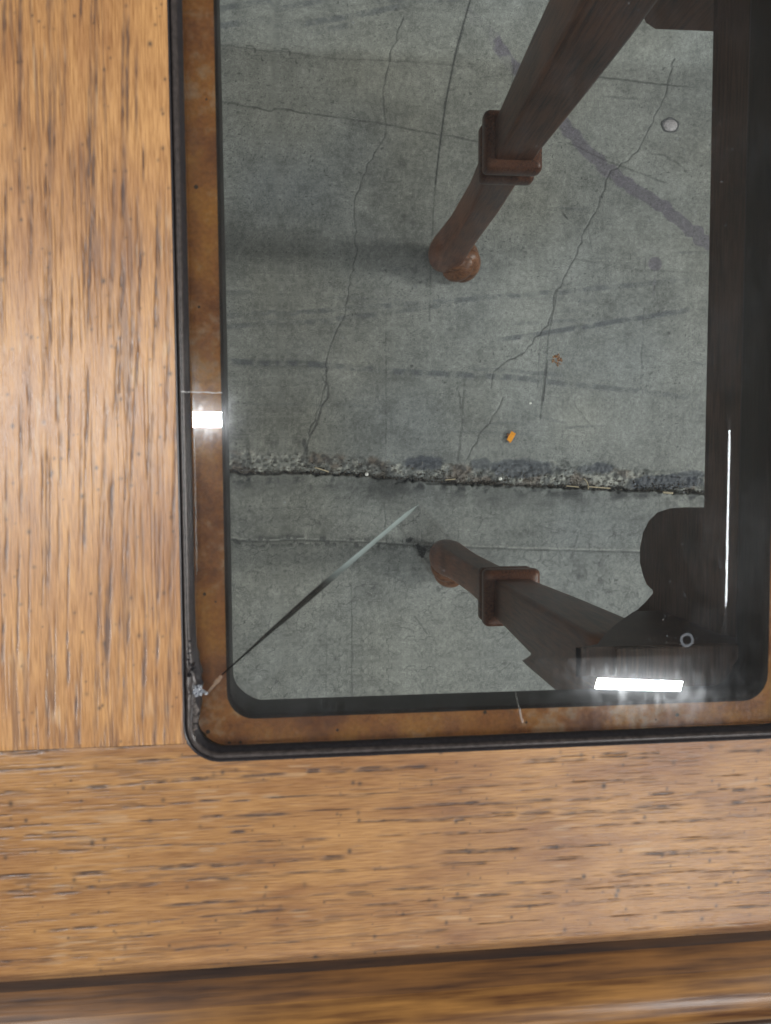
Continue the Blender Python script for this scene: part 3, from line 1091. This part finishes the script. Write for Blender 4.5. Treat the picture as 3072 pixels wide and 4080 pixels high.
def shards(name, px, py, n_, spread_, size, mat, seed, z=TOP - 0.0003, sq=(1, 1)):
    r = random.Random(seed)
    c = at(px, py, DT)
    v, f = [], []
    for k in range(n_):
        p = c + Vector((r.gauss(0, spread_ * sq[0]), r.gauss(0, spread_ * sq[1]), 0))
        b = len(v)
        s_ = size * r.uniform(0.5, 1.3)
        ang = r.uniform(0, 6.28)
        for j in range(5):
            a = ang + j * 1.257
            rr = s_ * r.uniform(0.5, 1)
            v.append((p.x + rr * math.cos(a), p.y + rr * math.sin(a), z - 0.0008 + r.uniform(0, 0.0003)))
        v.append((p.x + r.gauss(0, s_ * 0.3), p.y + r.gauss(0, s_ * 0.3), z + s_ * 0.8))
        for j in range(5):
            f.append((b + j, b + (j + 1) % 5, b + 5))
    return mesh_obj(name, v, f, mat)


def shiny():
    m, nt, b, out = new_mat('broken_glass')
    b.inputs['Base Color'].default_value = (0.62, 0.66, 0.72, 1)
    b.inputs['Roughness'].default_value = 0.12
    b.inputs['Specular IOR Level'].default_value = 1.0
    n_ = noise(nt, 2500, (1, 1, 1), 3)
    c = ramp(nt, n_, [(0.42, (0.08, 0.09, 0.13)), (0.58, (0.85, 0.88, 0.92))])
    nt.links.new(c, b.inputs['Base Color'])
    bump(nt, b, n_, 0.8, 0.0008)
    return m


M_shiny = shiny()
gpart(shards('chipped_glass', 797, 2748, 26, 0.0009, 0.0011, M_shiny, 3, TOP + 0.0002, (1.1, 0.9)))
gpart(shards('chipped_glass', 760, 2650, 30, 0.0009, 0.0012, M_bead, 5, TOP - 0.0001, (0.5, 3.6)))
gpart(shards('chipped_glass', 775, 2850, 30, 0.0008, 0.0010, plain('grey_chips', (0.16, 0.14, 0.13), 0.35), 6, TOP + 0.0000, (0.6, 3.4)))


def sliver(name, p0, p1, w0_, w1_, z, mat):
    a, b = at(*p0, CZ - z), at(*p1, CZ - z)
    t = (b - a).to_2d()
    nr = Vector((-t.y, t.x)).normalized()
    v, f = [], []
    n_ = 14
    r = random.Random(9)
    for i in range(n_ + 1):
        k = i / n_
        p = a.lerp(b, k)
        wd = (w0_ * (1 - k) + w1_ * k) * r.uniform(0.5, 1.2) * 0.5
        jt = r.gauss(0, 0.0001)
        v += [(p.x + nr.x * (wd + jt), p.y + nr.y * (wd + jt), z), (p.x - nr.x * (wd - jt), p.y - nr.y * (wd - jt), z)]
    for i in range(n_):
        f.append((2 * i, 2 * i + 2, 2 * i + 3, 2 * i + 1))
    return mesh_obj(name, v, f, mat)


gpart(sliver('scratch', (2052, 2748), (2082, 2880), 0.0004, 0.0009, TOP - 0.0028, film('scratch_film', (0.9, 0.85, 0.8), 0.20)))
gpart(sliver('scratch', (720, 1560), (885, 1566), 0.0003, 0.0003, TOP + 0.0002, film('scratch_film_b', (0.95, 0.93, 0.9), 0.55)))
gpart(sliver('scratch', (822, 2766), (884, 2694), 0.0011, 0.0017, TOP - 0.0018, film('scratch_film_c', (0.62, 0.50, 0.38), 0.20)))


def ring_mark():
    c = at(2740, 2552, DT)
    v, f = [], []
    n_ = 36
    r = random.Random(2)
    for k in range(n_):
        a = 2 * math.pi * k / n_
        j = r.uniform(-0.00012, 0.00012)
        for rr in (0.00165 + j, 0.0026 + j):
            v.append((c.x + rr * math.cos(a), c.y + rr * math.sin(a) * 1.02, GT + 0.00005))
    for k in range(n_):
        f.append((2 * k, 2 * k + 1, (2 * k + 3) % (2 * n_), (2 * k + 2) % (2 * n_)))
    return gpart(mesh_obj('ring_mark', v, f, film('mark_film', (0.75, 0.80, 0.88), 0.13)))


ring_mark()


def dust():
    r = random.Random(77)
    v, f = [], []
    for k in range(420):
        if r.random() < 0.6:
            x, y = r.uniform(cx1 - 0.03, cx1), r.uniform(cy0, 0.13)
        else:
            x, y = r.uniform(cx0, cx1), r.uniform(cy0, 0.16)
        s_ = r.choice([0.00012, 0.00015, 0.0002, 0.0003])
        a, b_ = r.uniform(0, 6.28), len(v)
        e_ = r.uniform(0.5, 1.0)
        for j in range(5):
            t_ = a + j * 1.257
            v.append((x + s_ * math.cos(t_), y + s_ * e_ * math.sin(t_), GT + 0.00006))
        f.append(tuple(range(b_, b_ + 5)))
    o = gpart(mesh_obj('dust', v, f, film('dust_film', (0.8, 0.84, 0.9), 0.16)))
    o['kind'] = 'stuff'


dust()

# ------------------------------------------------------------------ moulding below the edge
def moulding(x0, x1, yedge, sgn, swap=False):
    q_ = (YB - at(3072, 4045, CZ - TOP + 0.022).y) / 0.0235
    prof = [(-0.012, -0.0350), (-0.003, -0.0350), (0.000, -0.0350), (0.0010, -0.0350), (0.0025, -0.0310), (0.005, -0.0262), (0.008, -0.0222), (0.012, -0.0176), (0.0152, -0.0148), (0.018, -0.0140), (0.0205, -0.0150),
            (0.0225, -0.0175), (0.0235, -0.0200), (0.0235, -0.0225), (0.022, -0.0245), (0.0205, -0.0262), (0.0215, -0.0275), (0.025, -0.0285), (0.028, -0.030), (0.030, -0.034), (0.0305, -0.045), (-0.004, -0.045)]
    v, f = [], []
    nx = 2
    for o_, z_ in prof:
        for k in range(nx):
            x = x0 + (x1 - x0) * k / (nx - 1)
            y = yedge + sgn * o_ * (q_ if o_ > 0 else 1)
            v.append((y, x, TOP + z_) if swap else (x, y, TOP + z_))
    for k in range(len(prof) - 1):
        f.append((k * nx, k * nx + 1, (k + 1) * nx + 1, (k + 1) * nx))
    o = fix_normals(part(mesh_obj('edge_moulding', v, f, M_mould, None, True)))
    o.data.materials.append(M_groove_shade)
    o.data.materials.append(M_groove_half)
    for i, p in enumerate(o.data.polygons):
        if i <= 5 or 15 <= i <= 18:  # shade under the board edge and in the lower quirk, by colour
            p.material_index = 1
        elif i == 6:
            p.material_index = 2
    return o


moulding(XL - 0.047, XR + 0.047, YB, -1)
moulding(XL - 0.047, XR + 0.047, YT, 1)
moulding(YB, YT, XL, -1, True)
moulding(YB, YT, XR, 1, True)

# ------------------------------------------------------------------ apron and brackets
def plate(name, pts, axis, c0_, c1_, mat):
    """prism: outline pts (a, z) extruded along axis from c0 to c1"""
    n_ = len(pts)
    v, f = [], []
    for c in (c0_, c1_):
        for a, z in pts:
            v.append((c, a, z) if axis == 'x' else (a, c, z))
    f.append(tuple(range(n_)))
    f.append(tuple(range(2 * n_ - 1, n_ - 1, -1)))
    for i in range(n_):
        f.append((i, i + n_, (i + 1) % n_ + n_, (i + 1) % n_))
    o = mesh_obj(name, v, f, mat)
    bm = bmesh.new()
    bm.from_mesh(o.data)
    bmesh.ops.triangulate(bm, faces=[q for q in bm.faces if len(q.verts) > 4])
    bmesh.ops.recalc_face_normals(bm, faces=bm.faces)
    bm.to_mesh(o.data)
    bm.free()
    return part(o)


XA = XRi + 0.0035


def onX(px, py, X):
    r = ray(px, py)
    t = X / r.x
    return (r.y * t, CZ + r.z * t)


def onY(px, py, Yv):
    r = ray(px, py)
    t = Yv / r.y
    return (r.x * t, CZ + r.z * t)


zt_ = YSB + 0.0
lob = [(2830, -60), (2822, 400), (2812, 1000), (2800, 1600), (2792, 2022), (2720, 2020), (2660, 2024), (2610, 2040), (2575, 2075), (2553, 2120), (2541, 2180), (2541, 2240), (2553, 2290), (2567, 2325), (2590, 2347), (2592, 2360), (2560, 2398), (2530, 2426), (2505, 2440)]
pa = [onX(x, y, XA) for x, y in lob]
yA0, yA1 = pa[-1][0], YTi - 0.01
low = pa[0][1]
outl = [(yA1, zt_), (yA1, low)] + pa[1:] + [(yA0 - 0.012, pa[-1][1] - 0.001), (yA0 - 0.035, pa[-1][1] + 0.01), (yA0 - 0.035, zt_)]
plate('apron', outl, 'x', XA, XA + 0.018, M_dark)
# curved bracket in front of the near leg
YBK = -0.0722
cv = [(2522, 2431), (2480, 2456), (2440, 2485), (2400, 2522), (2370, 2560), (2346, 2600), (2341, 2612)]
pb = [onY(x, y, YBK) for x, y in cv]
outl = [(pb[-1][0], max(zt_ + 0.001, pb[-1][1]))] + list(reversed(pb[:-1])) + [(XA - 0.0002, pb[0][1]), (XA - 0.0002, zt_ + 0.001)]
outl = [(a, min(z, zt_ + 0.001)) for a, z in outl]
plate('bracket', outl, 'y', YBK, YBK - 0.010, M_dark)
# bracket beside the far leg
YBF = 0.2185
p1, p2 = onY(2585, 128, YBF), onY(2900, 150, YBF)
pc = [onY(x, y, YBF) for x, y in [(2530, -60), (2545, 60), (2562, 105), (2600, 130), (2700, 134), (2840, 140), (2900, 142)]]
outl = [(pc[0][0] - 0.004, zt_)] + pc + [(pc[-1][0], zt_)]
plate('bracket', outl, 'y', YBF, YBF + 0.014, M_leg)
box_part('corner_block', 0.1195, XA - 0.0002, YBi + 0.0005, YBK - 0.0002, YSB + 0.0012, YSB + 0.0032, M_dark)
# aprons on the other sides, set back under the rails
box_part('apron', XL + 0.06, XRi - 0.01, YB + 0.03, YB + 0.048, zt_ - 0.045, zt_ - 0.0005, M_dark)
box_part('apron', XL + 0.06, XRi - 0.01, YT - 0.048, YT - 0.03, zt_ - 0.045, zt_ - 0.0005, M_dark)
box_part('apron', XL + 0.014, XL + 0.030, YB + 0.049, YT - 0.049, zt_ - 0.045, zt_ - 0.0005, M_dark)


# ------------------------------------------------------------------ legs
def sq_ring(cx, cy, hw, rc, z, nk=5):
    out = []
    for qx, qy, a0_ in ((1, 1, 0), (-1, 1, 90), (-1, -1, 180), (1, -1, 270)):
        for k in range(nk):
            a = math.radians(a0_ + 90 * k / (nk - 1))
            out.append((cx + qx * (hw - rc) + rc * math.cos(a), cy + qy * (hw - rc) + rc * math.sin(a), z))
    return out


def loft(name, secs, mat, smooth=True):
    rings = [sq_ring(*q) for q in secs]
    n_ = len(rings[0])
    v = [p for r_ in rings for p in r_]
    f = []
    for k in range(len(rings) - 1):
        for i in range(n_):
            f.append((k * n_ + i, k * n_ + (i + 1) % n_, (k + 1) * n_ + (i + 1) % n_, (k + 1) * n_ + i))
    f.append(tuple(reversed(range(n_))))
    f.append(tuple(range((len(rings) - 1) * n_, len(rings) * n_)))
    o = mesh_obj(name, v, f, mat, None, smooth)
    fix_normals(o)
    return o


def scroll_foot(sx, sy):
    """carved whorl: a ball with slanting flutes"""
    v, f = [], []
    nu, nv = 72, 26
    R = 0.0210
    for j in range(nv + 1):
        ph = math.pi * j / nv
        for i in range(nu):
            th = 2 * math.pi * i / nu
            tw = th * 5 + ph * 4.2
            gr = abs(math.sin(tw * 0.5))
            r_ = R * (0.74 + 0.28 * gr ** 0.6) * (0.05 + 0.95 * math.sin(ph) ** 0.75 if 0 < j < nv else 0.05)
            v.append((sx * 0 + r_ * math.cos(th), r_ * math.sin(th), 0.024 + 0.0235 * math.cos(ph)))
    for j in range(nv):
        for i in range(nu):
            f.append((j * nu + i, (j + 1) * nu + i, (j + 1) * nu + (i + 1) % nu, j * nu + (i + 1) % nu))
    f.append(tuple(reversed(range(nu))))
    f.append(tuple(range(nv * nu, (nv + 1) * nu)))
    return mesh_obj('scroll_foot', v, f, M_foot, None, True)


def leg(X, Y, dyf, fo=(0.0065, -0.0035)):
    """X, Y: axis at collar height; the foot splays a little"""
    fx, fy = X + 0.012, Y + dyf
    L = lambda z: (fx + (X - fx) * min(1, z / 0.30), fy + (Y - fy) * min(1, z / 0.30))
    secs = []
    for z, hw, rc in [(0.010, 0.0130, 0.0125), (0.016, 0.0160, 0.0150), (0.024, 0.0178, 0.0160), (0.034, 0.0180, 0.0150), (0.045, 0.0172, 0.0120), (0.060, 0.0158, 0.0090),
                      (0.085, 0.0140, 0.0055), (0.12, 0.0126, 0.0038), (0.20, 0.0122, 0.0030), (0.275, 0.0128, 0.0030), (0.32, 0.0136, 0.0030),
                      (0.40, 0.0156, 0.0032), (0.455, 0.0166, 0.0034), (0.485, 0.0166, 0.0034), (0.516, 0.0166, 0.0034)]:
        cx, cy = L(z)
        if z < 0.18:
            k = (0.18 - z) / 0.18
            cx -= 0.0095 * k
            cy += 0.0035 * k
        secs.append((cx, cy, hw, rc, z))
    o = part(loft('leg', secs, M_leg))
    for z0, hw in ((0.300, 0.0198), (0.2815, 0.0192)):
        cx, cy = L(z0)
        cs = [(cx, cy, hw - 0.004, 0.003, z0 - 0.0062), (cx, cy, hw - 0.0006, 0.003, z0 - 0.0055), (cx, cy, hw, 0.0035, z0 - 0.003), (cx, cy, hw, 0.0035, z0 + 0.002),
              (cx, cy, hw - 0.0008, 0.003, z0 + 0.0045), (cx, cy, hw - 0.0025, 0.003, z0 + 0.0058), (cx, cy, hw - 0.007, 0.003, z0 + 0.0062)]
        c = loft('collar', cs, M_leg)
        c.parent = o
    ft = scroll_foot(1, 1)
    ft.location = (fx + fo[0], fy + fo[1], 0)
    ft.parent = o
    return o


leg(0.1345, 0.2170, 0.0)
leg(0.1345, -0.0895, -0.0070, (-0.004, -0.0085))
leg(XL + 0.048, 0.2170, 0.0)
leg(XL + 0.048, -0.0895, -0.0070)


# ------------------------------------------------------------------ small things lying on the floor
def tag(o, label, cat, group=None):
    o['label'] = label
    o['category'] = cat
    if group:
        o['group'] = group
    return o


def flake(name, outline, thick, mat, z=0.0006, curl=0.0):
    pts = [at(x, y, CZ - z) for x, y in outline]
    c = sum(pts, Vector()) / len(pts)
    n_ = len(pts)
    v, f = [], []
    for t_ in (0, thick):
        for i, p in enumerate(pts):
            v.append((p.x - c.x, p.y - c.y, t_ + curl * (i % 2)))
    f.append(tuple(range(n_)))
    f.append(tuple(reversed(range(n_, 2 * n_))))
    for i in range(n_):
        f.append((i, (i + 1) % n_, (i + 1) % n_ + n_, i + n_))
    o = mesh_obj(name, v, f, mat)
    fix_normals(o)
    o.location = (c.x, c.y, z)
    return o


sc_ = empty('paper_scrap', at(2032, 1742, CZ), 'small folded orange paper scrap lying on the concrete above the joint', 'paper scrap')
for nm, ol, th, mt, z in (('fold', [(2035, 1718), (2051, 1729), (2036, 1757), (2030, 1764), (2016, 1752)], 0.0012, M_paper, 0.003),
                          ('torn_edge', [(2017, 1730), (2024, 1727), (2032, 1738), (2028, 1758), (2032, 1765), (2024, 1766), (2022, 1748)], 0.0005, M_paper_b, 0.0012)):
    o = flake(nm, ol, th, mt, z, 0.0012)
    o.location = o.location - sc_.location
    o.parent = sc_

# crumbly brown flake
def crumb_heap():
    r = random.Random(17)
    v, f = [], []
    c = at(2217, 1436, CZ)
    for k in range(46):
        a = r.uniform(0, 6.28)
        q = math.sqrt(r.random()) * 0.0058
        x, y = c.x + q * math.cos(a), c.y + q * math.sin(a) * 1.15
        s_ = r.uniform(0.0006, 0.0013)
        b = len(v)
        for j in range(5):
            t_ = j * 1.257 + r.random()
            v.append((x - c.x + s_ * math.cos(t_), y - c.y + s_ * math.sin(t_), 0.0001))
        v.append((x - c.x, y - c.y, s_ * 1.4))
        for j in range(5):
            f.append((b + j, b + (j + 1) % 5, b + 5))
    m, nt, bs, out = new_mat('leaf_crumbs')
    n_ = noise(nt, 1100, (1, 1, 1), 3)
    nt.links.new(ramp(nt, n_, [(0.42, (0.09, 0.028, 0.010)), (0.5, (0.34, 0.13, 0.04)), (0.6, (0.62, 0.42, 0.24))]), bs.inputs['Base Color'])
    o = mesh_obj('dry_leaf_crumb', v, f, m)
    o.location = (c.x, c.y, 0)
    return tag(o, 'rusty brown crumbled leaf flake on the concrete right of a thin scratch', 'leaf crumb')


crumb_heap()


def plug():
    c = at(2665, 505, CZ)
    e = empty('floor_plug', (c.x, c.y, 0), 'round pale metal plug set in the concrete above the mauve smear', 'floor plug')
    v, f = [], []
    n_ = 28
    prof = [(0.0, 0.0022), (0.0045, 0.0020), (0.0066, 0.0012), (0.0076, 0.0001)]
    for r_, z in prof[1:]:
        for k in range(n_):
            a = 2 * math.pi * k / n_
            v.append((r_ * math.cos(a) * 1.12, r_ * math.sin(a) * 0.86, z))
    v.append((0, 0, prof[0][1]))
    for q in range(len(prof) - 2):
        for k in range(n_):
            f.append((q * n_ + k, (q + 1) * n_ + k, (q + 1) * n_ + (k + 1) % n_, q * n_ + (k + 1) % n_))
    for k in range(n_):
        f.append((len(v) - 1, k, (k + 1) % n_))
    d = mesh_obj('disc', v, f, M_plug, e, True)
    fix_normals(d)
    v, f = [], []
    for r_, z in ((0.0072, 0.0006), (0.0084, 0.0010), (0.0095, 0.0001)):
        for k in range(n_):
            a = 2 * math.pi * k / n_
            q = 1 + 0.05 * math.sin(5 * a)
            v.append((r_ * q * math.cos(a) * 1.10, r_ * q * math.sin(a) * 0.86 + (0.0004 if r_ > 0.009 else 0), z))
    for q in range(2):
        for k in range(n_):
            f.append((q * n_ + k, (q + 1) * n_ + k, (q + 1) * n_ + (k + 1) % n_, q * n_ + (k + 1) % n_))
    d = mesh_obj('rim', v, f, plain('rim_dirt', (0.09, 0.088, 0.088), 0.8), e, True)
    fix_normals(d)


plug()


def pebble(px, py, r_, mat, name, label, cat, seed):
    c = at(px, py, CZ)
    bm = bmesh.new()
    bmesh.ops.create_icosphere(bm, subdivisions=2, radius=r_)
    rr = random.Random(seed)
    for q in bm.verts:
        q.co *= rr.uniform(0.75, 1.15)
        q.co.z *= 0.6
    me = bpy.data.meshes.new(name)
    bm.to_mesh(me)
    bm.free()
    me.materials.append(mat)
    o = bpy.data.objects.new(name, me)
    COL.objects.link(o)
    o.location = (c.x, c.y, r_ * 0.35)
    return tag(o, label, cat)


pebble(1990, 1907, 0.0022, M_chip, 'pebble', 'brightest white stone chip lying in the joint under the orange scrap', 'stone chip', 1)
pebble(1460, 1889, 0.0022, M_chip, 'pebble', 'off-white stone chip in the joint beside the dark stain', 'stone chip', 2)
pebble(2110, 1608, 0.0014, M_chip, 'pebble', 'tiny pale grain on the concrete above the orange scrap', 'stone chip', 3)


def straw(p0, p1, r_, label, seed, lift=0.001, bend=0.0):
    a, b = at(*p0, CZ), at(*p1, CZ)
    v, f = [], []
    t = (b - a).normalized()
    nr = Vector((-t.y, t.x, 0))
    for i in range(9):
        k = i / 8
        p = (b - a) * (k - 0.5) + nr * bend * math.sin(k * math.pi) + Vector((0, 0, lift + r_))
        for j in range(6):
            an = j * math.pi / 3
            v.append(p + nr * r_ * math.cos(an) + Vector((0, 0, r_ * math.sin(an))))
    for i in range(8):
        for j in range(6):
            f.append((i * 6 + j, i * 6 + (j + 1) % 6, (i + 1) * 6 + (j + 1) % 6, (i + 1) * 6 + j))
    f += [tuple(range(5, -1, -1)), tuple(range(48, 54))]
    o = mesh_obj('splinter', v, f, M_straw, None, True)
    m = (a + b) / 2
    o.location = (m.x, m.y, 0)
    return tag(o, label, 'splinter')


straw((2335, 1938), (2425, 1945), 0.0008, 'long pale splinter lying flat in the pale crumbled part of the joint', 1)
straw((2320, 1905), (2338, 1950), 0.0006, 'short bent tan splinter standing across the joint', 2, 0.001, 0.002)
straw((2632, 1961), (2672, 1964), 0.0013, 'thick cream splinter below the dark patch near the table rail', 3)
straw((2250, 1935), (2300, 1940), 0.0007, 'grey-white thin splinter left of the pale crumbled patch', 4)
straw((1255, 1862), (1310, 1880), 0.0008, 'reddish tan splinter in the joint at its left stretch', 5)
straw((1770, 1912), (1812, 1908), 0.0007, 'yellowish straw lying in the middle of the joint', 6)


def rubble():
    r = random.Random(33)
    v, f = [], []
    for k in range(1900):
        px = r.uniform(880, 2830)
        x = at(px, 1930, CZ).x
        yj = np.interp(x, jx, jy)
        y = yj + (abs(r.gauss(0, 0.0085)) - 0.001 if r.random() < 0.8 else r.gauss(0, 0.0012))
        s_ = r.uniform(0.0003, 0.0011) * (1.3 if r.random() < 0.12 else 1)
        b = len(v)
        a0_ = r.random() * 6.28
        for j in range(4):
            t_ = a0_ + j * 1.57
            q = s_ * r.uniform(0.6, 1.2)
            v.append((x + q * math.cos(t_), y + q * math.sin(t_), -0.0022))
        v.append((x + r.gauss(0, s_ * 0.3), y + r.gauss(0, s_ * 0.3), -0.0012 + s_ * r.uniform(0.5, 1.5)))
        for j in range(4):
            f.append((b + j, b + (j + 1) % 4, b + 4))
    m, nt, bs, out = new_mat('joint_crumbs')
    n_ = noise(nt, 260, (1, 1, 1), 3)
    nt.links.new(ramp(nt, n_, [(0.36, (0.025, 0.020, 0.017)), (0.48, (0.085, 0.065, 0.050)), (0.58, (0.15, 0.130, 0.105)), (0.70, (0.28, 0.26, 0.22))]), bs.inputs['Base Color'])
    bs.inputs['Roughness'].default_value = 0.9
    o = mesh_obj('joint_rubble', v, f, m)
    o['kind'] = 'stuff'
    o['label'] = 'crumbled concrete and grit filling the open floor joint'
    return o


rubble()
